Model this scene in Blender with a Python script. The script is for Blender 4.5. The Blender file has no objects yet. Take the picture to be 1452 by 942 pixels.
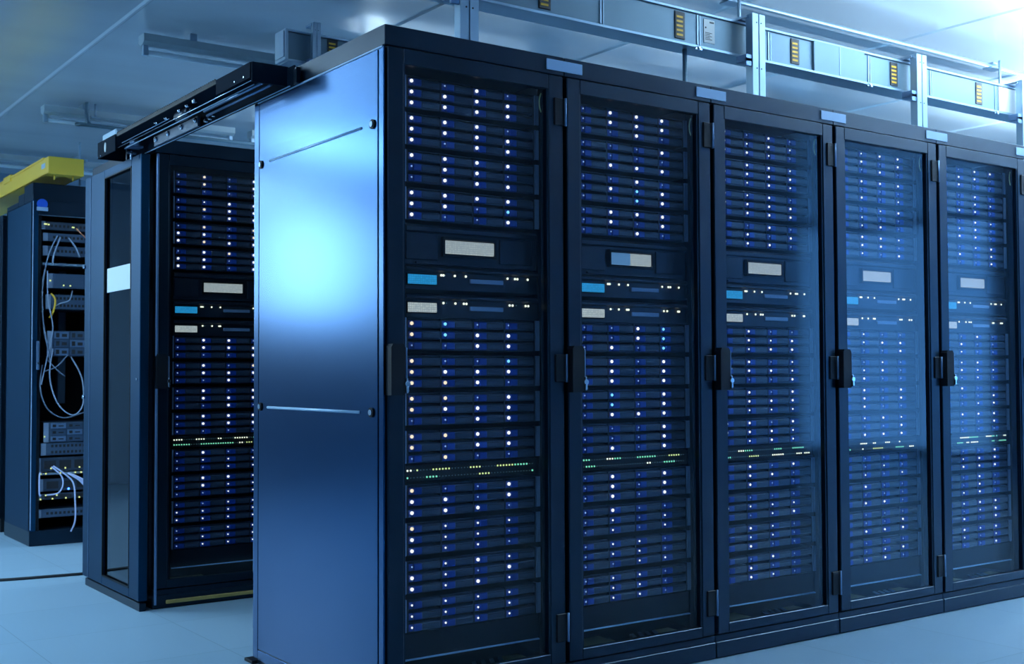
import bpy, math, random
from mathutils import Vector, Matrix
C = bpy.context.scene.collection
SC = bpy.context.scene
PI = math.pi

# ---------------------------------------------------------------- camera
def look_camera():
    loc = Vector((-1.74404, -3.09798, 1.04644)); yaw, pitch, roll, f = .620184, .0337555, -.0037689, 1675.99
    fw = Vector((math.sin(yaw)*math.cos(pitch), math.cos(yaw)*math.cos(pitch), math.sin(pitch)))
    r = Vector((math.cos(yaw), -math.sin(yaw), 0)); u = r.cross(fw)
    c, s = math.cos(roll), math.sin(roll)
    R, U = c*r+s*u, -s*r+c*u
    cam = bpy.data.cameras.new('camera'); o = bpy.data.objects.new('camera', cam); C.objects.link(o)
    m = Matrix((R, U, -fw)).transposed().to_4x4(); m.translation = loc; o.matrix_world = m
    cam.sensor_width = 36; cam.lens = f/1452*36; cam.clip_start = .05; cam.clip_end = 60
    cam.dof.use_dof = True; cam.dof.focus_distance = 4.0; cam.dof.aperture_fstop = 7
    SC.camera = o
look_camera()
SC.view_settings.view_transform = 'Standard'; SC.view_settings.look = 'None'
SC.view_settings.exposure = 0.0; SC.view_settings.gamma = 1; SC.view_settings.use_curve_mapping = False

# ---------------------------------------------------------------- world and room lights
wd = bpy.data.worlds.new('world'); SC.world = wd; wd.use_nodes = True
wd.node_tree.nodes['Background'].inputs[0].default_value = (.03, .07, .12, 1)
wd.node_tree.nodes['Background'].inputs[1].default_value = .3
BLUE = (.46, .75, 1.0)
def area(name, loc, rot, sx, sy, power, col=BLUE, spread=180):
    l = bpy.data.lights.new(name, 'AREA'); l.shape = 'RECTANGLE'; l.size = sx; l.size_y = sy; l.energy = power; l.color = col
    l.spread = math.radians(spread)
    o = bpy.data.objects.new(name, l); o.location = loc; o.rotation_euler = rot; C.objects.link(o); return o
CEIL = 2.85
# (x, y, height of the body top, length, watts down, watts up) of every lit batten; the battens themselves are built below
LIT = [(3.3, -.6, 2.36, 1.5, 1, 120), (4.95, -.6, 2.36, 1.5, 2, 460), (6.6, -.6, 2.36, 1.5, 2, 260), (6.1, 1.0, 2.6, 1.3, 8, 340), (6.0, 4.6, 2.6, 1.5, 30, 60), (2.7, 3.9, 2.6, 1.5, 8, 70), (4.6, 3.9, 2.6, 1.5, 8, 90),  # last three unseen, added behind the row to brighten the ceiling
       (-1.9, 1.4, 2.62, 1.3, 36, 22), (-1.9, 3.4, 2.62, 1.3, 60, 14), (-1.9, 5.4, 2.62, 1.3, 40, 8), (-2.1, -1.4, 2.62, 1.3, 10, 8)]
DIM = [(.9, 3.0), (2.35, 3.0), (3.8, 3.0), (.9, 5.0), (2.35, 5.0), (3.8, 5.0), (.6, 7.0)]
for x, y, z, L, pd, pu in LIT:
    area('batten_light', (x, y, z-.165), (0, 0, 0), L, .05, pd)             # downwards
    area('batten_light', (x, y, z+.01), (PI, 0, 0), L, .05, pu, (.62, .83, 1.0))             # upwards onto the ceiling
PANEL_POWER = 62
area('added_panel_light', (-3.15, 6.9, 2.06), (-PI/2, 0, 0), .5, .95, PANEL_POWER, (.56, .83, 1.0))  # unseen lamp added to make the highlight on the side panel

# ---------------------------------------------------------------- materials
def mat(name, col, rough=.5, metal=0, spec=.5, emit=None, es=0, bump=None, coat=0):
    m = bpy.data.materials.new(name); m.use_nodes = True; nt = m.node_tree; b = nt.nodes['Principled BSDF']
    b.inputs['Base Color'].default_value = (*col, 1); b.inputs['Roughness'].default_value = rough
    b.inputs['Metallic'].default_value = metal; b.inputs['Specular IOR Level'].default_value = spec
    b.inputs['Coat Weight'].default_value = coat; b.inputs['Coat Roughness'].default_value = .1
    if emit: b.inputs['Emission Color'].default_value = (*emit, 1); b.inputs['Emission Strength'].default_value = es
    if bump:
        sc, st, var = bump
        tc = nt.nodes.new('ShaderNodeTexCoord'); n = nt.nodes.new('ShaderNodeTexNoise'); n.inputs['Scale'].default_value = sc; n.inputs['Detail'].default_value = 3
        nt.links.new(tc.outputs['Object'], n.inputs['Vector'])
        bp = nt.nodes.new('ShaderNodeBump'); bp.inputs['Strength'].default_value = st; bp.inputs['Distance'].default_value = .01
        nt.links.new(n.outputs['Fac'], bp.inputs['Height']); nt.links.new(bp.outputs['Normal'], b.inputs['Normal'])
        mr = nt.nodes.new('ShaderNodeMapRange'); mr.inputs[3].default_value = rough-var; mr.inputs[4].default_value = rough+var
        nt.links.new(n.outputs['Fac'], mr.inputs[0]); nt.links.new(mr.outputs[0], b.inputs['Roughness'])
    return m
M = {}
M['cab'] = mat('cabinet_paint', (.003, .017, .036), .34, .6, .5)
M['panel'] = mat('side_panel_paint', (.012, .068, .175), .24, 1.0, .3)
M['rib_glint'] = mat('rib_painted_glint', (.42, .60, .78), .35, .2, .5)  # pale colour paints in the light that the ribs catch
M['leaf'] = mat('door_leaf_paint', (.006, .044, .10), .5, .9, .2)
M['dull'] = mat('dull_navy_paint', (.004, .012, .024), .75, 0, .05)
M['black'] = mat('black_paint', (.007, .010, .015), .5, 0, .15)
M['inner'] = mat('inner_black', (.006, .009, .013), .6, 0, .3)
M['tray'] = mat('drive_plastic', (.040, .058, .088), .38, 0, .5)
M['chassis'] = mat('shelf_steel', (.012, .02, .034), .42, .2, .5)
M['latch'] = mat('latch_blue', (.004, .050, .30), .35, 0, .5)
M['steel'] = mat('galvanised_steel', (.32, .44, .55), .38, .7, .5, bump=(14, .05, .08))
M['duct'] = mat('trunking_grey', (.12, .20, .26), .45, .35, .5, bump=(5, .03, .06))
M['bright'] = mat('bright_steel', (.62, .72, .84), .22, 1)
M['ear'] = mat('ear_steel', (.24, .31, .42), .45, .2)
M['hinge'] = mat('hinge_metal', (.16, .26, .42), .35, .6)
M['label'] = mat('label_plate', (.38, .54, .74), .45, .1)
M['paper'] = mat('white_paper', (.66, .70, .70), .6)
M['sticker'] = mat('white_door_sticker', (.62, .70, .72), .55)
M['yellow'] = mat('yellow_plastic', (.95, .60, .06), .4)
M['ystripe'] = mat('yellow_stripe', (.75, .42, .02), .5)
M['brass'] = mat('brass_strip', (.55, .38, .12), .4, .5)
M['pad'] = mat('olive_pad', (.85, .68, .30), .6)
M['wire_y'] = mat('yellow_green_wire', (.75, .72, .30), .5)
M['cable'] = mat('grey_cable', (.30, .38, .52), .5)
M['cable_d'] = mat('dark_grey_cable', (.13, .18, .26), .5)
M['cable_w'] = mat('pale_cable', (.62, .66, .92), .45)
M['cable_o'] = mat('orange_cable', (.75, .25, .12), .5)
M['cable_k'] = mat('black_cable', (.01, .012, .016), .5)
M['gear'] = mat('network_gear', (.05, .09, .15), .42, .3)
M['gear_d'] = mat('dark_gear', (.025, .045, .075), .45, .2)
M['port'] = mat('port_hole', (.004, .006, .01), .6)
M['bluetag'] = mat('blue_tag', (.01, .10, .60), .4)
M['tube_off'] = mat('frosted_tube', (.55, .70, .82), .3)
M['tube_on'] = mat('lit_tube', (.9, .95, 1), .3, emit=(.62, .84, 1), es=9)
M['batten'] = mat('batten_body', (.34, .44, .50), .45, .1)
M['wallm'] = mat('wall_paint', (.26, .36, .45), .55, bump=(2, .05, .05))
M['trim'] = mat('trim_paint', (.12, .22, .32), .5)
M['window'] = mat('added_blue_glow', (.1,.2,.3), .5, emit=(.12, .43, 1), es=4.5)  # unseen blue glow, added to be reflected in the right-hand doors
M['clear'] = mat('panel_diffuser', (.9, .95, 1), .4, emit=(.68, .88, 1), es=3)
def led(name, col, s): return mat(name, (.02, .02, .02), .4, emit=col, es=s)
M['led_W'] = led('led_white', (1, .97, .92), 1.3); M['led_w'] = led('led_warm', (1, .78, .52), 1.2)
M['led_c'] = led('led_cyan', (.25, .75, 1), 1.2); M['led_o'] = led('led_dim', (.42, .60, 1), .8)
M['led_g'] = led('led_green', (.25, .85, .5), 1.0); M['led_y'] = led('led_yellow_green', (.75, .85, .30), 1.1)
M['led_k'] = led('led_faint', (.10, .22, .22), .8); M['led_b'] = led('led_blue', (.05, .2, 1), 6); M['led_s'] = led('led_soft_white', (.9, .9, .65), 1.5)

def display_mat(name, c1, c2):
    m = bpy.data.materials.new(name); m.use_nodes = True; nt = m.node_tree; b = nt.nodes['Principled BSDF']
    tc = nt.nodes.new('ShaderNodeTexCoord'); v = nt.nodes.new('ShaderNodeTexVoronoi'); v.inputs['Scale'].default_value = 150; v.inputs['Randomness'].default_value = .15
    r = nt.nodes.new('ShaderNodeValToRGB'); r.color_ramp.elements[0].color = (*c1, 1); r.color_ramp.elements[1].color = (*c2, 1)
    r.color_ramp.elements[0].position = .25; r.color_ramp.elements[1].position = .6
    nt.links.new(tc.outputs['Object'], v.inputs['Vector']); nt.links.new(v.outputs['Distance'], r.inputs[0])
    nt.links.new(r.outputs[0], b.inputs['Emission Color']); b.inputs['Emission Strength'].default_value = 1
    b.inputs['Base Color'].default_value = (.05, .05, .05, 1); b.inputs['Roughness'].default_value = .4
    return m
M['disp_w'] = display_mat('lit_white_mesh', (.74, .76, .64), (.30, .34, .34))
M['disp_c'] = display_mat('lit_cyan_mesh', (.03, .42, .78), (.01, .20, .42))

def glass_mat(name, tint, ior, rough):
    m = bpy.data.materials.new(name); m.use_nodes = True; nt = m.node_tree; nt.nodes.remove(nt.nodes['Principled BSDF'])
    out = nt.nodes['Material Output']; t = nt.nodes.new('ShaderNodeBsdfTransparent'); t.inputs[0].default_value = (*tint, 1)
    g = nt.nodes.new('ShaderNodeBsdfGlossy'); g.inputs['Roughness'].default_value = rough; g.inputs['Color'].default_value = (.85, .92, 1, 1)
    f = nt.nodes.new('ShaderNodeFresnel'); f.inputs[0].default_value = ior; x = nt.nodes.new('ShaderNodeMixShader')
    ge = nt.nodes.new('ShaderNodeNewGeometry'); iv = nt.nodes.new('ShaderNodeMath'); iv.operation = 'SUBTRACT'; iv.inputs[0].default_value = 1; nt.links.new(ge.outputs['Backfacing'], iv.inputs[1])
    mu = nt.nodes.new('ShaderNodeMath'); mu.operation = 'MULTIPLY'; nt.links.new(f.outputs[0], mu.inputs[0]); nt.links.new(iv.outputs[0], mu.inputs[1])
    nt.links.new(mu.outputs[0], x.inputs[0]); nt.links.new(t.outputs[0], x.inputs[1]); nt.links.new(g.outputs[0], x.inputs[2]); nt.links.new(x.outputs[0], out.inputs[0])
    return m
M['glass'] = glass_mat('door_glass', (.88, .93, .97), 1.45, .07)
M['smoked'] = glass_mat('smoked_glass', (.30, .36, .42), 1.5, .04)

def floor_mat():
    m = mat('floor_tiles', (.30, .44, .54), .30, 0, .5); nt = m.node_tree; b = nt.nodes['Principled BSDF']
    tc = nt.nodes.new('ShaderNodeTexCoord'); br = nt.nodes.new('ShaderNodeTexBrick'); br.offset = 0; br.inputs['Scale'].default_value = 1
    br.inputs['Brick Width'].default_value = .6; br.inputs['Row Height'].default_value = .6; br.inputs['Mortar Size'].default_value = .002
    br.inputs['Color1'].default_value = (.28, .42, .53, 1); br.inputs['Color2'].default_value = (.31, .45, .56, 1); br.inputs['Mortar'].default_value = (.19, .30, .39, 1)
    n = nt.nodes.new('ShaderNodeTexNoise'); n.inputs['Scale'].default_value = 1.1; n.inputs['Detail'].default_value = 1
    mr = nt.nodes.new('ShaderNodeMapRange'); mr.inputs[3].default_value = .30; mr.inputs[4].default_value = .40
    nt.links.new(tc.outputs['Object'], br.inputs['Vector']); nt.links.new(br.outputs['Color'], b.inputs['Base Color'])
    nt.links.new(tc.outputs['Object'], n.inputs['Vector']); nt.links.new(n.outputs['Fac'], mr.inputs[0]); nt.links.new(mr.outputs[0], b.inputs['Roughness'])
    return m
M['floor'] = floor_mat()
def ceiling_mat():
    m = mat('ceiling_panels', (.74, .82, .88), .25, .5, .5); nt = m.node_tree; b = nt.nodes['Principled BSDF']
    tc = nt.nodes.new('ShaderNodeTexCoord'); mp = nt.nodes.new('ShaderNodeMapping'); mp.inputs['Scale'].default_value = (.35, 1.1, 1)
    n = nt.nodes.new('ShaderNodeTexNoise'); n.inputs['Scale'].default_value = 1.6; n.inputs['Detail'].default_value = 1.5
    bp = nt.nodes.new('ShaderNodeBump'); bp.inputs['Strength'].default_value = .5; bp.inputs['Distance'].default_value = .05
    nt.links.new(tc.outputs['Object'], mp.inputs[0]); nt.links.new(mp.outputs[0], n.inputs['Vector']); nt.links.new(n.outputs['Fac'], bp.inputs['Height'])
    nt.links.new(bp.outputs['Normal'], b.inputs['Normal'])
    return m
M['ceiling'] = ceiling_mat()

# ---------------------------------------------------------------- mesh helpers
class MB:
    def __init__(s): s.v = []; s.f = []; s.smooth = []
    def box(s, x0, x1, y0, y1, z0, z1, b=0):
        n = len(s.v)
        if b <= 0:
            s.v += [(x0,y0,z0),(x1,y0,z0),(x1,y1,z0),(x0,y1,z0),(x0,y0,z1),(x1,y0,z1),(x1,y1,z1),(x0,y1,z1)]
            s.f += [tuple(n+i for i in q) for q in ((0,3,2,1),(4,5,6,7),(0,1,5,4),(1,2,6,5),(2,3,7,6),(3,0,4,7))]
            s.smooth += [False]*6; return s
        # chamfered box
        X=(x0,x1); Y=(y0,y1); Z=(z0,z1); idx={}
        for i in (0,1):
            for j in (0,1):
                for k in (0,1):
                    dx=b if i==0 else -b; dy=b if j==0 else -b; dz=b if k==0 else -b
                    for a,p in (('x',(X[i],Y[j]+dy,Z[k]+dz)),('y',(X[i]+dx,Y[j],Z[k]+dz)),('z',(X[i]+dx,Y[j]+dy,Z[k]))):
                        idx[(i,j,k,a)]=len(s.v); s.v.append(p)
        def q(l, c):   # orient outward
            P=[Vector(s.v[t]) for t in l]; nn=(P[1]-P[0]).cross(P[2]-P[0]); cc=Vector(((x0+x1)/2,(y0+y1)/2,(z0+z1)/2)); m=sum(P,Vector())/len(P)
            s.f.append(tuple(l) if nn.dot(m-cc)>0 else tuple(reversed(l))); s.smooth.append(False)
        for i in (0,1): q([idx[(i,0,0,'x')],idx[(i,1,0,'x')],idx[(i,1,1,'x')],idx[(i,0,1,'x')]],0)
        for j in (0,1): q([idx[(0,j,0,'y')],idx[(1,j,0,'y')],idx[(1,j,1,'y')],idx[(0,j,1,'y')]],0)
        for k in (0,1): q([idx[(0,0,k,'z')],idx[(1,0,k,'z')],idx[(1,1,k,'z')],idx[(0,1,k,'z')]],0)
        for i in (0,1):
            for j in (0,1): q([idx[(i,j,0,'x')],idx[(i,j,0,'y')],idx[(i,j,1,'y')],idx[(i,j,1,'x')]],0)
            for k in (0,1): q([idx[(i,0,k,'x')],idx[(i,0,k,'z')],idx[(i,1,k,'z')],idx[(i,1,k,'x')]],0)
            for j in (0,1):
                for k in (0,1): q([idx[(i,j,k,'x')],idx[(i,j,k,'y')],idx[(i,j,k,'z')]],0)
        for j in (0,1):
            for k in (0,1): q([idx[(0,j,k,'y')],idx[(0,j,k,'z')],idx[(1,j,k,'z')],idx[(1,j,k,'y')]],0)
        return s
    def prism(s, pts, axis, a0, a1):
        """closed outline pts (two coordinates) extruded along axis 'x','y' or 'z'"""
        n=len(s.v); k=len(pts)
        def P(u,w,a): return {'x':(a,u,w),'y':(u,a,w),'z':(u,w,a)}[axis]
        s.v += [P(u,w,a0) for u,w in pts]+[P(u,w,a1) for u,w in pts]
        ar=sum(pts[i][0]*pts[(i+1)%k][1]-pts[(i+1)%k][0]*pts[i][1] for i in range(k)); ccw=ar>0
        if axis=='y': ccw=not ccw
        f0=tuple(n+i for i in range(k)); f1=tuple(n+k+i for i in range(k))
        sides=[(n+i,n+(i+1)%k,n+k+(i+1)%k,n+k+i) for i in range(k)]
        if ccw: s.f += [tuple(reversed(f0)), f1]+sides
        else: s.f += [f0, tuple(reversed(f1))]+[tuple(reversed(t)) for t in sides]
        s.smooth += [False]*(k+2); return s
    def tube(s, pts, r, n=8, cap=True):
        pts=[Vector(p) for p in pts]; base=len(s.v); up=None
        for i,p in enumerate(pts):
            t=(pts[min(i+1,len(pts)-1)]-pts[max(i-1,0)]).normalized()
            if up is None: up=Vector((0,0,1)) if abs(t.z)<.9 else Vector((1,0,0))
            a=t.cross(up).normalized(); up=a.cross(t).normalized()
            for k in range(n):
                an=2*PI*k/n; s.v.append(tuple(p+(a*math.cos(an)+up*math.sin(an))*r))
        for i in range(len(pts)-1):
            for k in range(n):
                a=base+i*n+k; b=base+i*n+(k+1)%n; s.f.append((a,b,b+n,a+n)); s.smooth.append(True)
        if cap:
            s.f.append(tuple(reversed(range(base,base+n)))); s.smooth.append(False)
            e=base+(len(pts)-1)*n; s.f.append(tuple(range(e,e+n))); s.smooth.append(False)
        return s
    def ball(s, c, r, sy=1, seg=8, rings=5):
        base=len(s.v); 
        for i in range(rings+1):
            th=PI*i/rings
            for k in range(seg):
                ph=2*PI*k/seg; s.v.append((c[0]+r*math.sin(th)*math.cos(ph), c[1]+r*sy*math.cos(th), c[2]+r*math.sin(th)*math.sin(ph)))
        for i in range(rings):
            for k in range(seg):
                a=base+i*seg+k; b=base+i*seg+(k+1)%seg; s.f.append((a,b,b+seg,a+seg)); s.smooth.append(True)
        return s
    def mesh(s, name, m):
        me=bpy.data.meshes.new(name); me.from_pydata(s.v,[],s.f); me.materials.append(m)
        me.polygons.foreach_set('use_smooth', s.smooth); me.update(); return me
    def build(s, name, m, parent=None, loc=None):
        return link(name, s.mesh(name, m), parent, loc)
def link(name, me, parent=None, loc=None):
    o=bpy.data.objects.new(name, me); C.objects.link(o)
    if parent: o.parent=parent
    if loc: o.location=loc
    return o
def tag(o, label=None, cat=None, group=None, kind=None):
    for k,v in (('label',label),('category',cat),('group',group),('kind',kind)):
        if v: o[k]=v
    return o
def empty(name, loc, label=None, cat=None, group=None, parent=None):
    o=bpy.data.objects.new(name, None); o.empty_display_size=.05; C.objects.link(o); o.location=loc
    if parent: o.parent=parent
    return tag(o,label,cat,group)
def B(*a, **k): return MB().box(*a, **k)
def spline(pts, n=8):
    P=[Vector(p) for p in pts]; P=[P[0]]+P+[P[-1]]; out=[]
    for i in range(1,len(P)-2):
        for k in range(n):
            t=k/n; a,b,c,d=P[i-1],P[i],P[i+1],P[i+2]
            out.append(.5*((2*b)+(c-a)*t+(2*a-5*b+4*c-d)*t*t+(3*b-a-3*c+d)*t**3))
    out.append(P[-2]); return out

# ---------------------------------------------------------------- the room
X0, X1, Y0, Y1 = -4.6, 10.5, -6.5, 8.2
tag(B(X0,X1,Y0,Y1,-.1,0).build('floor', M['floor']), kind='structure')
tag(B(X0,X1,Y0,Y1,CEIL,CEIL+.1).build('ceiling', M['ceiling']), kind='structure')
tag(B(X0-.1,X0,Y0,Y1,0,CEIL).build('wall_left', M['wallm']), kind='structure')
tag(B(X1,X1+.1,Y0,Y1,0,CEIL).build('wall_right', M['wallm']), kind='structure')
tag(B(X0,X1,Y1,Y1+.1,0,CEIL).build('wall_back', M['wallm']), kind='structure')
tag(B(X0,X1,Y0-.1,Y0,0,CEIL).build('wall_front', M['wallm']), kind='structure')
tag(B(X0,X1,Y1-.03,Y1,CEIL-.06,CEIL).build('trim_1', M['trim']), kind='structure')
# unseen glowing panes added in the right corner for bluish door reflections
tag(MB().box(X1-.03,X1,-6.5,-6.46,.05,2.84).box(X1-.03,X1,-4.66,-4.60,.05,2.84).box(X1-.03,X1,-6.46,-4.66,.05,.12).box(X1-.03,X1,-6.46,-4.66,2.78,2.84).build('added_glow_frame_1', M['trim']), kind='structure')
tag(B(X1-.02,X1-.01,-6.46,-4.66,.12,2.78).build('added_glow_pane_2', M['window']), kind='structure')
tag(MB().box(9.3,9.36,Y0,Y0+.03,.05,2.84).box(9.36,X1-.04,Y0,Y0+.03,.05,.12).box(9.36,X1-.04,Y0,Y0+.03,2.78,2.84).build('added_glow_frame_3', M['trim']), kind='structure')
tag(B(9.36,X1-.04,Y0+.01,Y0+.02,.12,2.78).build('added_glow_pane_4', M['window']), kind='structure')
# ceiling panel joints running away from the camera
n=3
for xx in (-2.28,-1.08,.12,1.32,2.52,3.72,4.92,6.12,7.32):
    t=MB().prism([(xx-.018,CEIL),(xx-.006,CEIL-.008),(xx+.006,CEIL-.008),(xx+.018,CEIL)],'y',Y0,Y1).build('trim_%d'%n, M['ceiling']); tag(t, kind='structure'); n+=1

# ---------------------------------------------------------------- disk shelf, controller, server, switch prototypes
W = .6876476; H = 2.1; D = .962
FY = .07            # front face of the equipment behind the doors
dr = MB()           # one drive tray: sloped top lip, recessed body, vent step
dr.prism([(FY+.004,-.0145),(FY-.001,-.0125),(FY-.001,.0095),(FY+.007,.0145),(FY+.30,.0145),(FY+.30,-.0145)],'x',.0,.118)
dr.box(.048,.113,FY-.0045,FY,-.0105,.0065,.002)
ME_drive = dr.mesh('drive', M['tray'])
la = MB().box(.016,.047,FY-.009,FY,-.0125,.010,.003); la.box(.001,.016,FY-.003,FY,-.012,.010,.001)
ME_latch = la.mesh('latch', M['latch'])
def led_mesh(key, r): return MB().ball((0,0,0), r, .7).mesh('status_light', M['led_'+key])
LED = {'W':led_mesh('W',.0062),'w':led_mesh('w',.0062),'c':led_mesh('c',.0055),'o':led_mesh('o',.0030),'m':led_mesh('W',.0036),'V':led_mesh('W',.0048)}
SLED = {'k':led_mesh('k',.0015),'g':led_mesh('g',.0034),'y':led_mesh('y',.0032),'W':led_mesh('s',.0034)}
SVL = {'W':led_mesh('s',.0042),'k':led_mesh('k',.002)}
ch = MB()
ch.box(.118,.612,FY+.001,FY+.5,-.102,-.099); ch.box(.118,.612,FY+.001,FY+.5,-.003,0)
for k in range(5): ch.box(.1165+k*.1225,.1205+k*.1225,FY-.002,FY+.5,-.102,0)
ch.box(.118,.612,FY+.31,FY+.5,-.1,-.002)
ME_chassis = ch.mesh('chassis', M['chassis'])
e1 = MB().box(.109,.1155,FY-.003,FY+.001,-.101,0,.001)
ME_earl = e1.mesh('mounting_ear', M['ear'])
e2 = MB().box(.6125,.628,FY-.006,FY-.001,-.100,0,.001); e2.box(.6125,.615,FY-.006,FY+.02,-.1,0)
ME_earr = e2.mesh('mounting_ear', M['ear'])
ME_hole = MB().tube([(.6205,FY-.0065,-.012),(.6205,FY-.004,-.012)],.0028,8).tube([(.6205,FY-.0065,-.045),(.6205,FY-.004,-.045)],.0028,8).box(.6188,.6222,FY-.0066,FY-.004,-.052,-.038).mesh('slot', M['port'])
ME_sd = {}
ORD = ['top','second','third','lowest']
def disk_shelf(base, z, pattern, where, which, stack):
    t = empty('disk_shelf', base+Vector((0,0,z)), '%s disk shelf with blue latches in the %s stack of the %s'%(which, stack, where), 'disk shelf', 'twelve-drive disk shelves in the cabinets')
    link('chassis', ME_chassis, t); link('mounting_ear', ME_earl, t); link('mounting_ear', ME_earr, t)
    for r in range(3):
        for c in range(4):
            d = link('drive', ME_drive, t, (.1215+c*.1225, 0, -.0185-r*.0342))
            link('latch', ME_latch, d)
            link('status_light', LED[pattern[r*4+c]], d, (.0095, FY-.008, .0005))
    return t
def controller(base, z, where, two=False):
    t = empty('controller_unit', base+Vector((0,0,z)), 'black controller unit with one long lit panel in the %s'%where, 'controller', 'controller units with a lit panel')
    f = MB().box(.112,.622,FY+.004,FY+.5,-.128,0,.002); f.prism([(FY+.004,-.002),(FY-.006,-.010),(FY-.006,-.022),(FY+.004,-.026)],'x',.114,.62)
    f.box(.114,.232,FY-.002,FY+.005,-.112,-.03,.002); f.box(.47,.60,FY-.002,FY+.005,-.112,-.03,.002); f.box(.15,.59,FY-.004,FY+.005,-.124,-.118)
    f.build('housing', M['chassis'], t)
    fr = MB(); fr.box(.246,.452,FY-.010,FY+.004,-.098,-.090); fr.box(.246,.452,FY-.010,FY+.004,-.044,-.036); fr.box(.246,.253,FY-.010,FY+.004,-.09,-.044); fr.box(.445,.452,FY-.010,FY+.004,-.09,-.044)
    fr.build('bezel', M['black'], t)
    if two:
        MB().box(.254,.345,FY-.006,FY+.004,-.0875,-.0465,.001).build('lit_panel', M['disp_b'], t); MB().box(.345,.444,FY-.006,FY+.004,-.0875,-.0465,.001).build('lit_panel', M['disp_w'], t)
    else: MB().box(.254,.444,FY-.006,FY+.004,-.0875,-.0465,.001).build('lit_panel', M['disp_w'], t)
    return t
M['disp_b'] = display_mat('lit_pale_blue_mesh', (.18, .38, .62), (.07, .18, .34))
def server(base, z, key, leds, where):
    name = 'cyan' if key=='disp_c' else 'white'
    t = empty('rack_server', base+Vector((0,0,z)), 'slim black server with a lit %s mesh panel in the %s'%(name, where), 'server', 'slim servers with small lit panels')
    f = MB().box(.112,.622,FY+.002,FY+.6,-.076,0,.002); f.prism([(FY+.002,-.001),(FY-.008,-.008),(FY-.008,-.014),(FY+.002,-.020)],'x',.113,.621)
    f.box(.113,.621,FY-.003,FY+.003,-.074,-.066)
    f.build('housing', M['chassis'], t)
    MB().box(.352,.482,FY-.004,FY+.004,-.050,-.036,.001).build('drive_slot', M['ear'], t)
    MB().box(.1165,.2265,FY-.004,FY+.003,-.062,-.026,.001).build('bezel', M['black'], t)
    MB().box(.1195,.2235,FY-.007,FY+.002,-.059,-.029,.001).build('lit_panel', M[key], t)
    for x,k in leds: link('status_light', SVL[k], t, (x, FY-.002, -.028))
    return t
def switch(base, z, rng, where):
    t = empty('network_switch', base+Vector((0,0,z)), 'black network switch with two rows of green port lights in the %s'%where, 'network switch', 'switches with green port lights')
    f = MB().box(.112,.622,FY+.002,FY+.5,-.053,0,.002); f.box(.113,.621,FY-.002,FY+.003,-.006,-.001); f.build('housing', M['inner'], t)
    for r in range(2):
        run = 0; k = 'k'
        for i in range(42):
            if run <= 0: run = rng.randint(1,6); k = rng.choice(['k','k','g','y','W','g','W']) if k=='k' else rng.choice(['k','k','g'])
            run -= 1
            link('port_light', SLED[k], t, (.120+i*.0117, FY, -.017-r*.0225))
    return t
def filler(base, z0, z1, where):
    t = empty('filler_panel', base+Vector((0,0,z1)), 'black filler panel with bright lower edge in the %s'%where, 'filler panel', 'filler panels below the disks')
    h = z1-z0
    MB().box(.108,.622,FY,FY+.006,-h,0,.001).build('panel', M['black'], t)
    MB().prism([(FY-.006,-h),(FY-.008,-h+.002),(FY,-h+.005),(FY,-h)],'x',.108,.622).build('lower_edge', M['label'], t)
    return t

RACK1 = ['WoWoWWWWWWWW','WWWoWWWWWoWW','WWWWoWWooWWW','WWWWWWocwoow'.replace('w','W'),
         'wcoowcWWooWW','woocwWWWwwWo','wwoWwWWWooWW','wwWWwoWWowoo',
         'wooWWWoWWWWo','wmmmWmmoWmmo','omWmWmoWWmWm','mmmmmmmmmmmm']
RACK2 = ['oWWWoWWWooWo','oooWooooWWWW'.replace('WWWW','oWWW'),'ooWooWcWoocW','oWWWoWoWooWo',
         'ooWcooWcoWoc','oWoWoWoWoWoW','ocoWocoWoWWW','oooWoooWoWoW',
         'oWoWoWoWoWoW','oWooomomomom','ommoommooomm','ommoommoommo']
def rnd_patterns(rng, p=.42):
    out=[]
    for s in range(12):
        q = p if s<8 else .25
        out.append(''.join('V' if rng.random()<q else rng.choice('oom') for _ in range(12)))
    return out

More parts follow.
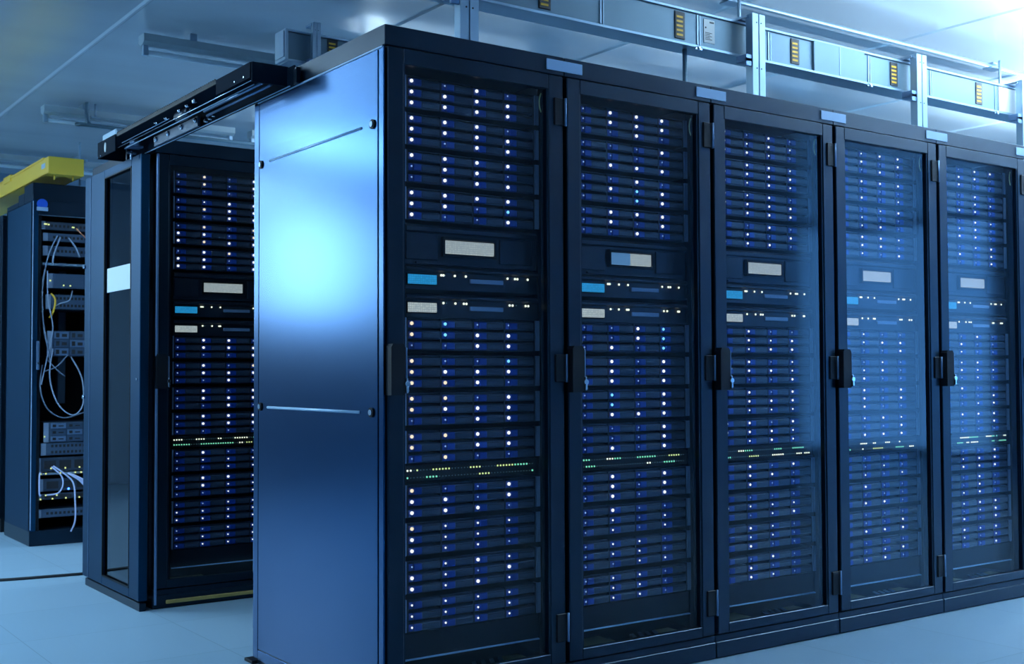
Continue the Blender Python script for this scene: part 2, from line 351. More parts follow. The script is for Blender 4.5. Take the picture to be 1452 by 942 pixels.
# ---------------------------------------------------------------- doors and cabinets
def make_door(parent):
    d = empty('door', (0,0,0), parent=parent)
    x0,x1,z0,z1 = .009,.679,.088,2.034; a,b,c,e = .065,.618,.124,1.985
    f = MB()
    f.box(x0,a,-.004,.022,z0,z1,.003); f.box(b,x1,-.004,.022,z0,z1,.003); f.box(a,b,-.004,.022,z0,c,.002); f.box(a,b,-.004,.022,e,z1,.002)
    for (p,q,r,s) in ((a-.001,a+.006,c,e),(b-.006,b+.001,c,e)): f.box(p,q,.0,.034,r,s)
    fr = f.build('frame', M['cab'], d)
    B(a+.002,b-.002,.010,.013,c-.004,e+.004).build('glass', M['glass'], d)
    h = MB(); h.prism([(.004,.978),(.050,.978),(.053,.985),(.053,1.12),(.045,1.132),(.010,1.132),(.004,1.122)],'y',-.034,-.003)
    hd = h.build('handle', M['black'], d)
    g = MB(); g.box(.0535,.062,-.032,-.008,.985,1.122,.003); g.build('lever', M['hinge'], hd)
    k = MB(); k.tube([(.058,-.040,1.012),(.058,-.028,1.012)],.0085,10); k.box(.0535,.0625,-.040,-.026,.984,1.004,.002); k.box(.055,.061,-.038,-.026,1.0,1.03,.002); k.build('lock', M['bright'], hd)
    for hz in (1.913,1.058,.205):
        q = MB().box(.640,.683,-.010,-.002,hz-.046,hz+.046,.002).build('hinge', M['black'], d)
        MB().tube([(.6835,-.012,hz-.047),(.6835,-.012,hz+.047)],.0042,8).box(.6800,.6870,-.0125,-.003,hz-.045,hz-.030).box(.6800,.6870,-.0125,-.003,hz+.03,hz+.045).build('pin', M['hinge'], q)
    w = MB().tube([(.621+.016*math.cos(t), .030, 1.944+.036*math.sin(t)) for t in [PI*.42+i*PI*1.16/14 for i in range(15)]],.0023,6)
    w.build('ground_wire', M['wire_y'], d)
    return d
def make_cabinet(origin, label, where, pats, seed, left_panel=False, two=False):
    o = Vector(origin); t = empty('server_cabinet', o, label, 'server cabinet', 'server cabinets with disk shelves')
    r = MB().box(.001,W-.001,.0,D,2.037,H,.002); r.build('roof', M['cab'], t)
    p = MB().box(.001,W-.001,.004,D-.01,.0,.084,.002); p.box(.003,W-.003,-.002,.006,.003,.060,.002); p.build('plinth', M['cab'], t)
    fr = MB()
    for (x0,x1) in ((.003,.044),(W-.044,W-.003)):
        fr.box(x0,x1,.024,.062,.086,2.036); fr.box(x0,x1,D-.045,D-.004,.086,2.036)
    fr.box(.003,W-.003,.024,.062,1.998,2.036); fr.build('frame', M['cab'], t)
    B(.006,W-.006,.03,D-.01,.086,.094).build('base_plate', M['inner'], t)
    B(.006,W-.006,D-.05,D-.044,.095,2.03).build('back_panel', M['inner'], t)
    if not left_panel: B(.0015,.003,.063,D-.046,.09,2.035).build('side_panel', M['inner'], t)
    B(W-.003,W-.0015,.063,D-.046,.09,2.035).build('side_panel', M['inner'], t)
    for (x0,x1) in ((.076,.104),(.630,.662)):
        q = MB().box(x0,x1,FY+.004,FY+.008,.095,2.03); q.box(x0 if x0<.3 else x1-.003, x0+.003 if x0<.3 else x1, FY-.002,FY+.05,.095,2.03); q.build('mounting_rail', M['black'], t)
    # olive pads and slotted vent seen low through the glass
    MB().box(.085,.30,.070,.20,.094,.099,.001).build('base_pad', M['pad'], t)
    sl = MB()
    for i in range(4): sl.prism([(.37+i*.035,.075),(.385+i*.035,.075),(.43+i*.035,.16),(.415+i*.035,.16)],'z',.094,.098)
    sl.build('vent_slats', M['steel'], t)
    MB().box(.52,.60,.08,.16,.094,.098,.001).build('base_pad', M['pad'], t)
    make_door(t)
    rng = random.Random(seed)
    b = o.copy()
    for k in range(4): disk_shelf(b, 1.975-.117*k, pats[k], where, ORD[k], 'upper')
    controller(b, 1.511, where, two)
    L1 = [(.243,'W'),(.251,'W'),(.258,'k'),(.294,'W'),(.336,'W'),(.500,'W'),(.530,'W'),(.540,'W'),(.582,'W')]
    L2 = [(.251,'W'),(.296,'W'),(.328,'W'),(.338,'W'),(.262,'k'),(.508,'W'),(.520,'W'),(.535,'k'),(.573,'W'),(.584,'W')]
    rng2 = random.Random(seed+50)
    if seed != 1: L2 = [(x+rng2.uniform(-.004,.004), k) for x,k in L2]
    server(b, 1.381, 'disp_c', L1, where); server(b, 1.293, 'disp_w', L2, where)
    for k in range(4): disk_shelf(b, 1.2165-.117*k, pats[4+k], where, ORD[k], 'middle')
    switch(b, .759, rng, where)
    for k in range(4): disk_shelf(b, .6985-.117*k, pats[8+k], where, ORD[k], 'lower')
    filler(b, .160, .243, where)
    return t

WHERE = ['nearest front cabinet','second front cabinet','third front cabinet','fourth front cabinet','farthest front cabinet']
LAB = ['nearest black glass-door server cabinet, the one showing its blue side panel',
       'second glass-door cabinet of the front row, counted from the blue side panel',
       'middle glass-door cabinet of the front row, third from the blue side panel',
       'fourth glass-door cabinet of the front row, with bluish door reflections',
       'farthest right glass-door cabinet of the front row, under the pale busbar end']
cabs = []
for i in range(5):
    pats = RACK1 if i==0 else RACK2 if i==1 else rnd_patterns(random.Random(70+i), .45)
    cabs.append(make_cabinet((i*W,0,0), LAB[i], WHERE[i], pats, i+1, left_panel=(i==0), two=(i==1)))

# big blue side panel of the nearest cabinet
sp = MB()
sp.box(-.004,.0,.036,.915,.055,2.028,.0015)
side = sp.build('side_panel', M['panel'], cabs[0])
fs = MB(); fs.box(-.003,.003,.002,.030,.02,2.034,.001); fs.box(-.003,.003,.922,D,.02,2.034,.001); fs.box(-.002,.003,.03,.922,.015,.05,.001)
fs.build('corner_post', M['panel'], cabs[0])
MB().box(-.006,.003,.004,.93,2.0285,2.0345,.001).build('top_edge', M['label'], cabs[0])
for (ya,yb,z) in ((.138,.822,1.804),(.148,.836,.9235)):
    MB().tube([(-.004,ya,z),(-.004,yb,z)],.0048,8).build('stiffening_rib', M['rib_glint'], side)
for (y,z) in ((.898,1.801),(.065,1.804),(.898,.925),(.072,.925)):
    lk = MB().tube([(-.003,y,z),(-.009,y,z)],.015,16).build('lock', M['black'], side)
    MB().tube([(-.009,y,z),(-.012,y,z)],.009,12).build('key_slot', M['hinge'] if z>1.5 else M['bright'], lk)
MB().box(-.020,.05,.93,1.0,.0,.012,.002).build('foot_plate', M['black'], cabs[0])
for z0,z1 in ((1.55,1.72),(.32,.50),(.12,.22)): MB().box(.0,.02,D,D+.010,z0,z1,.002).build('rear_hinge', M['hinge'], cabs[0])

# rear-aisle cabinet
Y2 = 2.117
rear = make_cabinet((.018,Y2,0), 'server cabinet across the aisle, seen through the gap beside the blue side panel', 'cabinet across the aisle', ['owoWowoWooom','omWWowWWooWW','owowWWowWwWW','oWwWWWoWWWoW','oWWooWWWoooW','oWowoWWWooWo','oWoWoWWWooWo','oWWWoWWWoooo','oWooommmoomm','oWWmoWmmoomm','oommmmmmmmmm','oommommmommm'], 11)
MB().box(.004,.015,-.016,-.004,.02,2.03,.002).build('edge_strip', M['hinge'], rear)
MB().box(.06,W,-.012,.0,.020,.036,.002).build('brass_strip', M['brass'], rear)

r2 = empty('equipment_cabinet', (.018+W+.002,Y2,0), 'plain dark cabinet next to the cabinet across the aisle, behind the front row', 'cabinet')
MB().box(.002,W,.01,D,.086,2.037,.003).build('body', M['cab'], r2); MB().box(.002,W,.0,D,2.037,H,.002).build('roof', M['cab'], r2); MB().box(.004,W,.004,D-.01,0,.084,.002).build('plinth', M['cab'], r2)
MB().box(.03,W-.03,.004,.010,.12,2.0,.001).build('door', M['black'], r2)

# label plates over the seams
PL = ['first and second','second and third','third and fourth','fourth and fifth']
for i in range(5):
    x=(i+1)*W; lb = MB().box(x-.076,x+.076,-.004,-.0002,2.051,2.087,.001).build('label_plate', M['label'])
    tag(lb, 'blank pale blue label plate bridging the %s front cabinets'%PL[i] if i<4 else 'blank pale blue label plate at the right edge, past the fifth front cabinet', 'label plate', 'blank label plates over the front row')

# ---------------------------------------------------------------- sliding door leaf and its overhead gear
dl = empty('sliding_door', (-.03,Y2,0), 'dark blue sliding aisle door with tall smoked window and blank white sticker', 'sliding door')
f = MB(); ya,yb = -.018,.84
f.box(-.02,.02,ya,.115,.045,2.024,.003); f.box(-.02,.02,.52,yb,.045,2.024,.003); f.box(-.02,.02,.115,.52,.045,.085,.002); f.box(-.02,.02,.115,.52,1.985,2.024,.002)
f.build('frame', M['leaf'], dl)
g = MB(); 
for (p,q,r,s) in ((.115,.121,.085,1.985),(.514,.52,.085,1.985)): g.box(-.0215,-.012,p,q,r,s)
g.box(-.0215,-.012,.115,.52,.085,.090); g.box(-.0215,-.012,.115,.52,1.98,1.985); g.build('window_seal', M['black'], dl)
B(-.008,-.002,.118,.517,.086,1.984).build('glass', M['smoked'], dl)
MB().box(-.0115,-.0085,.120,.496,1.432,1.546).build('sticker', M['sticker'], dl)
MB().box(-.014,.016,ya+.004,yb-.03,.0,.036,.002).build('bottom_guide', M['cab'], dl)
MB().box(-.0225,-.019,.74,.744,.05,2.02).build('edge_bead', M['hinge'], dl)
for y,z in ((.83,.93),(.836,1.58)): MB().tube([(-.02,y,z),(-.03,y,z)],.009,10).build('latch', M['bright'], dl)
MB().tube([(-.02,.02,1.02),(-.024,.02,1.02)],.006,8).build('screw', M['bright'], dl)

hd = empty('sliding_door_operator', (-.010,0,2.03), 'black overhead sliding door mechanism with rails, belt and motor bridging the aisle', 'door operator')
k = MB()
k.box(-.134,.0,.66,2.41,.068,.076); k.box(-.006,.0,.60,2.41,.0,.07)              # top plate and rear beam
k.box(-.134,.0,.655,.668,.008,.076,.002)                                            # near end cap
k.build('housing', M['dull'], hd)
k = MB(); k.prism([(.668,.022),(.975,.022),(.975,.076),(.668,.076)],'x',-.137,-.132)
k.build('cover', M['dull'], hd)
k = MB(); k.box(-.137,-.132,.975,2.13,.062,.076)
for i in range(58): k.prism([(.98+i*.02,.0755),(.99+i*.02,.083),(1.0+i*.02,.0755)],'x',-.137,-.132)
k.build('toothed_rail', M['black'], hd)
k = MB(); k.box(-.137,-.01,2.16,2.42,.070,.078,.001); k.box(-.137,-.131,2.16,2.42,.004,.072,.001); k.box(-.137,-.01,2.412,2.42,.004,.072,.001); k.build('end_cap', M['dull'], hd)
o_ = MB(); o_.prism([(2.30+.012*math.cos(a*PI/10), .040+.022*math.sin(a*PI/10)) for a in range(20)],'x',-.1395,-.1365); o_.build('oval_sticker', M['paper'], hd)
for (x,z,y0,y1,r,mm) in ((-.124,.018,.68,2.16,.0018,'bright'),(-.100,.014,.72,2.14,.0022,'label'),(-.075,.020,.70,1.25,.0055,'hinge'),(-.045,.016,.70,1.30,.0050,'hinge'),(-.012,.0,.62,2.16,.0022,'label'),(-.124,.030,1.5,2.1,.0016,'hinge')):
    MB().tube([(x,y0,z),(x,y1,z)],r,8).build('rail', M[mm], hd)
MB().box(-.030,-.018,1.44,1.96,.0,.044,.002).build('carriage_plate', M['gear'], hd)
for y in (1.46,1.62,1.78,1.93): MB().tube([(-.038,y,.028),(-.028,y,.028)],.011,12).tube([(-.041,y,.028),(-.036,y,.028)],.004,8).build('roller', M['bright'], hd)
mo = MB(); mo.tube([(-.085,1.36,.040),(-.085,1.50,.040)],.022,14); mo.tube([(-.085,1.34,.040),(-.085,1.36,.040)],.012,10); mo.build('motor', M['gear_d'], hd)
for (x,y,z,s) in ((-.118,1.24,.052,.012),(-.120,1.31,.046,.009),(-.118,1.40,.044,.010),(-.120,1.55,.040,.008),(-.122,1.66,.040,.007)):
    MB().box(x-s*.5,x+s*.5,y-s,y+s,z-s*.6,z+s*.6,.002).tube([(x-.009,y,z),(x,y,z)],s*.35,8).build('bracket', M['bright'], hd)
for (y,z) in ((1.32,.012),(1.28,.016),(1.36,.009)): MB().tube([(-.032,y,z),(-.020,y,z)],.007,10).box(-.034,-.022,y-.008,y+.008,z-.004,z+.003).build('bolt', M['bright'], hd)
MB().tube([(-.06,2.12,.025),(-.06,2.12,.055)],.024,16).box(-.09,-.03,2.10,2.16,.018,.026).build('pulley', M['hinge'], hd)
for (y,z) in ((.72,.034),(.80,.034),(2.37,.012),(2.41,.010)): MB().tube([(-.1395,y,z),(-.137,y,z)],.0035,8).build('screw', M['bright'], hd)
MB().tube([(-.065,2.16,-.030),(-.065,2.16,.01)],.006,8).box(-.085,-.045,2.15,2.165,-.004,.004).build('stop', M['bright'], hd)
MB().box(-.13,-.01,.68,.78,.0555,.0585).build('inner_plate', M['label'], hd)
MB().box(-.008,.0,.56,.60,.0,.055,.001).box(-.016,-.006,.56,.575,.0,.055,.001).build('end_bracket', M['cab'], hd)
cb = MB().box(-.05,.09,2.47,2.68,2.1005,2.20,.006); cb.box(-.03,.07,2.44,2.472,2.12,2.18,.004)
tag(cb.build('junction_box', M['steel']), 'small pale grey box on the roof behind the sliding door mechanism', 'junction box')

# ---------------------------------------------------------------- open network rack at the far left
Y3 = 4.44; RX = .051
nr = empty('open_network_rack', (RX,Y3,0), 'open-fronted dark network rack at far left full of cabled equipment', 'network rack')
k = MB(); k.box(0,.006,.0,.67,.09,2.10); k.box(0,.035,.0,.03,.09,2.11,.002); k.box(0,.03,.64,.67,.09,2.11,.002); k.build('side_panel', M['leaf'], nr)
B(.594,.6,.0,.67,.09,2.10).build('side_panel', M['cab'], nr)
MB().box(0,.60,.006,.66,.0,.092,.003).build('plinth', M['cab'], nr)
k = MB().box(.0,.60,.0,.21,2.105,2.215,.003); k.box(.0,.60,.21,.36,2.105,2.175,.003); k.box(.0,.60,.36,.67,2.105,2.135,.003); k.build('roof', M['cab'], nr)
MB().box(.035,.60,-.002,.01,2.02,2.106).build('fascia', M['cab'], nr)
B(.006,.594,.655,.665,.09,2.1).build('back_panel', M['inner'], nr)
MB().box(.036,.058,.02,.026,.09,2.02).build('mounting_rail', M['black'], nr)
MB().box(.548,.57,.02,.026,.09,2.02).build('mounting_rail', M['black'], nr)
MB().box(.001,.005,-.0045,0,.10,2.10).build('edge_strip', M['label'], nr)
tg = MB().tube([(.055,-.006,2.085),(.055,-.002,2.085)],.032,20).build('round_tag', M['bluetag'], nr)
MB().box(.022,.088,-.010,-.006,2.043,2.066).build('tag_label', M['label'], tg)
MB().box(.028,.044,-.018,-.002,1.07,1.245,.003).build('handle', M['hinge'], nr)
MB().tube([(.036,-.02,1.11),(.036,-.016,1.11)],.006,8).build('lock', M['bright'], nr)
MB().tube([(.39,.02,1.03),(.39,.02,2.0)],.003,6).build('cable_bar', M['gear_d'], nr)
MB().box(.285,.335,.50,.55,.85,1.95,.003).build('vertical_manager', M['steel'], nr)
UNITS = []
def gear(z0, z1, x0, x1, label, style, m='gear', y=.035):
    t = empty('network_unit', (RX,Y3,z0), label, 'network equipment', 'equipment in the open rack'); h=z1-z0; UNITS.append((t,z0,z1))
    MB().box(x0,x1,y,y+.4,0,h,.002).build('housing', M[m], t)
    MB().box(x0-.03,x0,y-.001,y+.002,0,h,.0005).build('mounting_ear', M['ear'], t)
    if style in ('ports','double'):
        rows = 2 if style=='double' else 1
        for r in range(rows):
            p = MB()
            for i in range(16):
                cx = x0+.03+i*(x1-x0-.05)/16; cz = h*(.5+r)/rows
                p.box(cx,cx+.014,y-.0012,y+.001,cz-.008,cz+.008)
            p.build('port_row', M['port'], t)
    if style=='vents':
        p = MB()
        for i in range(5): p.box(x0+.02+i*.09,x0+.09+i*.09,y-.0015,y,h*.2,h*.8)
        p.build('vent_row', M['port'], t)
    if style=='modules':
        for i in range(4):
            for r in range(3):
                a=x0+.012+i*(x1-x0-.02)/4; b_=h/3
                q=MB().box(a,a+(x1-x0)/4-.014,y-.006,y,r*b_+.004,(r+1)*b_-.004,.001).build('module', M['gear'] if (i+r)%2 else M['hinge'], t)
                p=MB().box(a+.01,a+.03,y-.0075,y-.005,r*b_+.012,(r+1)*b_-.012); p.box(a+.045,a+.075,y-.0075,y-.005,r*b_+.015,(r+1)*b_-.018); p.build('socket', M['port'], q)
    return t
gear(1.935,1.985,.085,.53,'slim switch with yellow-green lights, topmost in the open rack','ports','gear_d')
gear(1.865,1.915,.10,.53,'grey patch panel just below the topmost switch in the open rack','ports','gear')
gear(1.775,1.835,.10,.53,'grey unit with a pale row of ports, third from top of the open rack','ports','gear')
gear(1.715,1.730,.10,.53,'thin pale shelf below the upper switches in the open rack','plain','steel')
gear(1.575,1.665,.13,.53,'plain grey unit with two lights in the upper part of the open rack','plain','gear')
gear(1.445,1.535,.12,.53,'busy grey two-row patch panel above the tall gap in the open rack','double','gear')
gear(1.155,1.31,.13,.53,'grey modular chassis half way up the open rack, above the looping cables','modules','gear')
gear(.625,.745,.115,.53,'pale modular chassis below the looping cables in the open rack','modules','gear')
gear(.545,.620,.10,.53,'grey double-row unit directly under the pale modular chassis','double','gear')
gear(.445,.53,.07,.53,'dark fan unit above the white cable bundle in the open rack','vents','gear_d')
gear(.425,.438,.085,.53,'thin grey shelf plate above the white looped cable','plain','steel')
gear(.325,.40,.085,.53,'dark blue-lit switch behind the white looped cable','vents','gear_d')
gear(.275,.31,.075,.53,'narrow dark switch with yellow lights below the blue light','vents','gear_d')
gear(.165,.215,.075,.53,'pale patch panel, lowest unit of the open rack','ports','gear')
def r3(px_x, z, y=.028): return (RX+px_x, Y3+y, z)
lite = MB().ball((0,0,0),.0055,.6).mesh('indicator_light', M['led_y']); liteb = MB().ball((0,0,0),.007,.6).mesh('indicator_light', M['led_b'])
def light_on_unit(me, x, z, y=.030):
    t, z0, z1 = min(UNITS, key=lambda u: max(u[1]-z, z-u[2], 0))
    link('indicator_light', me, t, (x, y, min(max(z, z0+.004), z1-.004)-z0))
for (x,z) in ((.08,1.968),(.09,1.968),(.103,1.966),(.245,1.958),(.253,1.957),(.275,1.945),(.115,1.62),(.195,1.593),(.235,1.592),(.09,.66),(.345,.655),(.345,.61),(.13,.465),(.07,.438),(.10,.434),(.185,.440),(.215,.464),(.30,.465),(.275,.436),(.31,.433),(.165,.30),(.10,.302),(.07,.262),(.14,.262),(.22,.262),(.30,.266)):
    light_on_unit(lite, x, z)
light_on_unit(liteb, .235, .335, .028); light_on_unit(liteb, .335, 1.945)
def cable(pts, r, m, label, group='cables in the open rack'):
    tag(MB().tube(spline([r3(*p) for p in pts], 8), r, 6).build('cable', M[m]), label, 'cable', group)
cable([(.155,1.90),(.11,1.80),(.085,1.70),(.07,1.60),(.072,1.40),(.10,1.22),(.12,1.10,.02)],.004,'cable','grey cable dropping down the left side from the top patch panel')
cable([(.17,1.89,.02),(.13,1.78,.01),(.12,1.72,.0)],.005,'cable','short pale cable leaving the top patch panel downward left')
cable([(.22,1.89,.02),(.26,1.83,.01),(.285,1.77,.01)],.005,'cable','short pale cable slanting down right below the top patch panel')
cable([(.265,1.95,.02),(.30,1.91,.0),(.34,1.88,.0),(.42,1.87,.01)],.004,'cable_o','orange cable curving right at the top of the open rack')
cable([(.085,1.70,.02),(.062,1.55,.0),(.075,1.30,.0),(.115,1.16,.01)],.0035,'cable_d','dark cable, outermost of the bundle left of the units')
cable([(.095,1.68,.02),(.095,1.50,.0),(.125,1.33,.0),(.10,1.17,.01),(.06,.98,.0)],.0035,'cable','grey cable passing in front of the modular chassis corner')
cable([(.118,1.54,.02),(.138,1.50,.0),(.128,1.43,.0),(.11,1.39,.02)],.006,'ystripe','short yellow cable loop beside the two-row patch panel')
cable([(.245,1.56,.02),(.22,1.50,-.005),(.17,1.48,.0),(.14,1.46,.02)],.0035,'cable','thin cable curling below the unit with two lights')
cable([(.13,1.20,.02),(.11,1.02,.0),(.16,.86,.0),(.25,.79,.0),(.31,.86,.0),(.30,1.02,.0),(.24,1.15,.02)],.0042,'cable','large grey cable loop hanging below the modular chassis')
cable([(.07,1.10,.02),(.055,.95,.0),(.10,.83,.0),(.19,.775,.0),(.30,.80,.0),(.40,.83,.0)],.0040,'cable_d','lower dark cable loop sweeping right beneath the large grey loop')
cable([(.22,1.16,.02),(.15,1.09,.0),(.08,1.06,.01)],.004,'cable_d','dark cable slanting left under the modular chassis')
cable([(.10,1.13,.02),(.16,1.06,-.005),(.20,1.03,.0)],.004,'cable_d','dark cable end slanting right over the loops')
cable([(.13,.475,.02),(.18,.42,-.01),(.19,.36,-.01),(.16,.315,-.01),(.10,.305,.01)],.0045,'cable_w','white cable loop left of the blue light')
cable([(.07,.44,.02),(.055,.43,.0),(.055,.32,.0),(.07,.305,.02)],.005,'cable_w','small squared pale cable at the left of the white loop')
cable([(.14,.48,.02),(.20,.43,-.015),(.25,.37,-.02),(.262,.25,-.02),(.262,.14,-.02),(.24,.075,-.01)],.0050,'cable_w','long white cable hanging below the blue light toward the rack base')
for j,dx in enumerate((0,.012,.024)):
    cable([(.225+dx*.3,.432,.02),(.29+dx,.385,-.012-j*.006),(.35+dx,.31,-.02),(.40+dx,.24,-.02)],.0055,'cable_w',['lowest','middle','uppermost'][j]+' white cable of the thick bundle slanting right in the open rack')
cable([(.345,.655,.02),(.375,.64,-.01),(.41,.61,-.01)],.004,'cable_w','upper short pale cable bending right from the modular chassis')
cable([(.345,.61,.02),(.38,.60,-.01),(.41,.59,-.01)],.004,'cable_w','lower short pale cable bending right from the modular chassis')
# the cabinet behind the open rack
nb = empty('equipment_cabinet', (RX+.0,Y3+.80,0), 'dark closed cabinet behind the open network rack at the left edge', 'cabinet')
MB().box(0,.6,0,.75,.09,2.07,.004).build('body', M['cab'], nb); MB().box(.01,.59,.01,.74,0,.09,.002).build('plinth', M['black'], nb); MB().box(0,.6,0,.75,2.07,2.10,.003).build('roof', M['cab'], nb)
MB().box(-.003,.0,.03,.72,.12,2.04,.001).build('side_panel', M['cab'], nb)

# yellow cable trough
yt = empty('cable_trough', (.12,4.36,2.265), 'bright yellow cable trough running back above the open network rack', 'cable tray')
k = MB(); k.box(0,.006,0,3.2,0,.105,.001); k.box(.204,.21,0,3.2,0,.105,.001); k.box(0,.21,0,3.2,0,.006); k.box(0,.21,-.006,.0,0,.105,.001); k.build('channel', M['yellow'], yt)
k = MB(); k.box(-.006,.216,.10,.95,.098,.112,.002); k.box(-.008,.218,.95,1.15,.08,.125,.003); k.box(-.006,.216,1.15,3.2,.098,.112,.002); k.build('lid', M['yellow'], yt)
MB().box(-.0012,.0,.07,.16,.045,.075).build('sticker', M['label'], yt)
for x in (.05,.16):
    for y in (.05,): MB().tube([(x,y,-.028),(x,y,.0)],.005,8).build('peg', M['yellow'], yt)
tag(MB().tube([(.345,4.50,2.216),(.345,4.50,2.50)],.006,6).box(.325,.365,4.48,4.52,2.215,2.221).box(.338,.355,4.36,4.52,2.36,2.374).build('support_rod', M['steel']), 'pale upright rod at the right side of the yellow trough', 'rod')

# ---------------------------------------------------------------- busbar trunking
def window_(t, x, y, z, h=.115):
    w = MB().box(x-.028,x+.028,y-.005,y,z-h/2,z+h/2,.001).build('tap_off_window', M['port'], t)
    for i in range(5): MB().box(x-.021,x+.015,y-.0065,y-.0045,z-h/2+.012+i*(h-.02)/5,z-h/2+.021+i*(h-.02)/5).build('yellow_contact', M['ystripe'], w)
def duct(x0, x1, y, z, t, joints):
    k = MB().box(x0,x1,y,y+.09,z,z+.135,.002); k.build('trunking', M['duct'], t)
    k = MB().box(x0,x1,y-.012,y+.10,z-.012,z-.001,.001); k.box(x0,x1,y-.010,y+.10,z+.136,z+.146,.001); k.build('flange', M['steel'], t)
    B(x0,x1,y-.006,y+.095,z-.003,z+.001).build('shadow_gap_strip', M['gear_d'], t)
    for j in joints: MB().box(j-.004,j+.004,y-.004,y,z+.004,z+.131).box(j+.012,j+.016,y-.003,y,z+.004,z+.131).build('joint_cover', M['steel'], t)
    for j in joints[::2]: MB().box(j-.02,j+.02,y-.012,y-.001,z-.020,z-.006,.001).tube([(j,y-.018,z-.013),(j,y-.010,z-.013)],.006,8).build('clamp', M['bright'], t)
b1 = empty('busbar_trunking', (0,0,0), 'long grey busbar trunking carried on posts above the front cabinets', 'busbar trunking')
BY, BZ = .50, 2.432
duct(.2, 5.6, BY, BZ, b1, [.62,1.265,1.80,2.24,2.94,3.43,4.0])
k = MB().box(2.535,2.90,BY-.012,BY+.10,BZ-.004,BZ+.14,.002); k.build('joint_box', M['duct'], b1)
MB().box(2.715,2.72,BY-.014,BY-.011,BZ,BZ+.136).build('joint_line', M['steel'], b1)
for x in (.985,1.697,2.415,3.135,3.85,4.6): window_(b1, x, BY, BZ+.070)
lb = MB().box(1.838,1.902,BY-.003,BY,BZ+.022,BZ+.122).build('rating_label', M['paper'], b1)
k = MB()
for i in range(5): k.box(1.845,1.885-(i%2)*.012,BY-.0042,BY-.0028,BZ+.035+i*.007,BZ+.0375+i*.007)
for i in range(3): k.box(1.872+i*.009,1.879+i*.009,BY-.0042,BY-.0028,BZ+.108,BZ+.115)
k.tube([(1.848,BY-.0045,BZ+.086),(1.848,BY-.0028,BZ+.086)],.004,10); k.build('print', M['port'], lb)
MB().box(4.03,4.21,BY-.006,BY,BZ+.002,BZ+.133,.001).build('white_plate', M['paper'], b1)
for x in (.8,2.33,2.66,3.02,3.7,3.97,4.4): MB().box(x-.09,x+.13,BY+.02,BY+.12,BZ+.152,BZ+.162,.002).build('fixing_plate', M['gear'], b1)
PX = [.586,2.094,3.252,4.17]
PW = ['left of the three','middle','right','rightmost, half cut by the frame edge,']
PLB = ['galvanised steel post holding the busbar above the nearest front cabinet','galvanised steel post holding the busbar above the fourth cabinet\'s near side','galvanised steel post holding the busbar above the farthest front cabinet','galvanised steel post cut by the right edge of the view']
def post(x, y, z0, z1, label, s=1):
    t = empty('support_post', (x,y,z0), label, 'support post', 'steel posts carrying the busbar'); h=z1-z0
    k = MB().box(-.040*s,-.003*s,-.02*s,.02*s,0,h,.001); k.box(.003*s,.040*s,-.02*s,.02*s,0,h,.001); k.box(-.038*s,.038*s,-.012*s,.018*s,0,h); k.build('channel', M['steel'], t)
    k = MB()
    for i in range(3):
        zz=.06+i*(h-.1)/2
        for dx in (-.014,.014): k.tube([(dx*s,-.0215*s,zz),(dx*s,-.0195*s,zz)],.0035*s,8)
    k.build('bolt_hole', M['port'], t)
    MB().box(-.055*s,.055*s,-.03*s,.05*s,0,.006).build('foot', M['steel'], t)
    MB().box(-.075*s,-.038*s,-.015*s,.044*s,h-.215,h-.185,.001).box(-.075*s,-.038*s,-.015*s,-.005*s,h-.235,h-.2,.001).build('bracket', M['hinge'], t)
    MB().box(-.055*s,.03*s,.0,.10*s,h-.019,h-.007,.001).build('top_clamp', M['bright'], t)
for x,l in zip(PX,PLB): post(x,.44,H,2.60,l)
rod = MB().tube([(1.765,BY+.04,2.1),(1.765,BY+.04,BZ-.012)],.010,8); rod.box(1.745,1.785,BY+.02,BY+.06,2.1,2.106)
tag(rod.build('support_rod', M['duct']), 'thin dark rod under the busbar between the first two full posts', 'rod')
cd = MB().tube([(.2,.70,2.755),(6.2,.70,2.755)],.012,8); tag(cd.build('conduit', M['steel']), 'thin straight steel conduit running above the busbar under the ceiling', 'conduit')
for x,l in ((2.22,'near the busbar rating label'),(4.3,'at the upper right edge of the view'),(.9,'above the nearest front cabinet')):
    c = empty('hanger_clamp', (x,.70,2.75), 'steel hanger clamp on the conduit %s'%l, 'clamp', 'hanger clamps on the conduit')
    MB().box(-.05,.05,-.03,.03,-.012,-.004,.001).box(-.02,.02,-.02,.02,.014,.026,.001).build('plate', M['steel'], c); MB().tube([(0,-.045,-.155),(0,-.045,.03)],.008,8).build('rod', M['steel'], c)
    MB().box(-.03,.03,-.07,-.02,-.17,-.155,.002).build('saddle', M['steel'], c)

# second trunking, above the cabinet across the aisle
b2 = empty('busbar_trunking', (0,0,0), 'short visible end of grey busbar trunking above the sliding door mechanism', 'busbar trunking')
duct(.706, 4.6, 2.22, 2.587, b2, [1.03,1.5,2.1])
MB().box(.690,.706,2.208,2.33,2.580,2.735,.002).box(.684,.691,2.22,2.32,2.595,2.725,.002).build('end_cap', M['steel'], b2)
window_(b2, .950, 2.22, 2.663)
post(.835,2.17,H,2.775,'slim galvanised post by the end of the far busbar above the roof',.55)

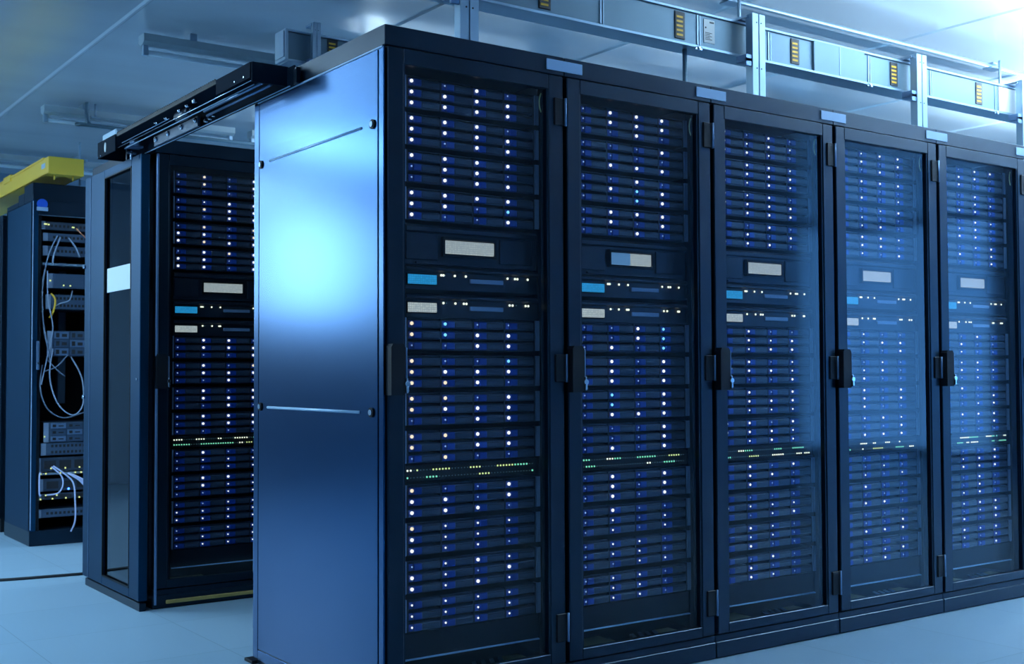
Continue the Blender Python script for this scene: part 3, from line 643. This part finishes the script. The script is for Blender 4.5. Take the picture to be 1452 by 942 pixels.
# ---------------------------------------------------------------- ceiling battens
def batten(x, y, L, lit, label, group, z=CEIL):
    t = empty('batten_light', (x,y,z), label, 'ceiling light', group); h=L/2
    k = MB().prism([(-.045,-.035),(-.045,-.075),(-.02,-.09),(.02,-.09),(.045,-.075),(.045,-.035)],'x',-h,h); k.build('body', M['batten'], t)
    MB().tube([(-h+.03,0,-.125),(h-.03,0,-.125)],.014,10).build('tube', M['tube_on'] if lit else M['tube_off'], t)
    for s in (-1,1): MB().box(s*(h-.02)-.014,s*(h-.02)+.014,-.016,.016,-.142,-.088,.003).build('end_holder', M['steel'], t)
    for s in (-.6,.6): MB().box(s*h-.02,s*h+.02,-.05,.05,-.037,0 if z==CEIL else -.03,.002).build('ceiling_bracket', M['steel'], t)
    if z < CEIL:
        for q in (-.5,.5): MB().tube([(q*h,0,-.035),(q*h,0,CEIL-z)],.003,6).build('suspension_wire', M['steel'], t)
    return t
LL = ['suspended lit batten in front of the third cabinet','suspended lit batten in front of the fifth cabinet','suspended lit batten at the far right in front of the row','suspended lit batten right of the row under the ceiling','unseen lit batten added far behind the row at right to brighten the ceiling','unseen lit batten added behind the third front cabinet to brighten the ceiling','unseen lit batten added behind the farthest front cabinet to brighten the ceiling','suspended lit batten left of the blue side panel','suspended lit batten left of the sliding door','suspended lit batten left of the open network rack','suspended lit batten over the floor left of the camera']
for (x,y,z,L,pd,pu),l in zip(LIT,LL): batten(x,y,L,True,l,'lit suspended battens',z)
DL = ['unlit fluorescent batten nearest the ceiling joint, above the sliding door gear','unlit batten behind the end of the far busbar','unlit batten deep above the cabinet across the aisle',
      'unlit fluorescent batten farther back, above and right of the yellow trough','unlit batten glimpsed through the aisle door opening','unlit batten at the far back over the cabinets','faint unlit batten at the left edge, farthest back, behind the yellow trough']
for (x,y),l in zip(DIM,DL): batten(x,y,1.32,False,l,'unlit ceiling battens')
hb = empty('pipe_hanger', (.56,4.92,CEIL), 'small pipe hanger hooked beside the farther unlit batten', 'hanger')
MB().tube([(0,0,-.09),(0,0,0)],.008,8).build('rod', M['steel'], hb); MB().box(-.03,.03,-.02,.02,-.10,-.088,.002).build('clip', M['steel'], hb)
pp = MB().tube(spline([(.50,4.90,CEIL),(.50,4.90,2.76),(.515,4.885,2.70),(.56,4.86,2.69),(2.2,4.86,2.69)],5),.014,8)
tag(pp.build('conduit', M['duct']), 'grey conduit running just below the farther unlit batten','conduit')
# unseen light panel added far left for the side panel's highlight
wp = empty('added_light_panel', (-3.15,7.0,2.06), 'unseen bright light panel added at the far left for the side panel highlight', 'light panel')
MB().box(-.30,.30,-.04,.0,-.52,.52,.004).build('housing', M['batten'], wp); MB().box(-.27,.27,-.046,-.04,-.49,.49).build('diffuser', M['clear'], wp)
MB().box(-.06,.06,.0,1.2,-.02,.02).build('arm', M['steel'], wp)

# cable on the floor at the left
fc = MB().tube(spline([(-.75,3.42,.006),(-.36,3.285,.006),(-.15,3.25,.006),(.06,3.225,.006),(.4,3.21,.006)],6),.009,6)
tag(fc.build('floor_cable', M['cable_k']), 'thin black cable lying across the floor at lower left', 'cable')
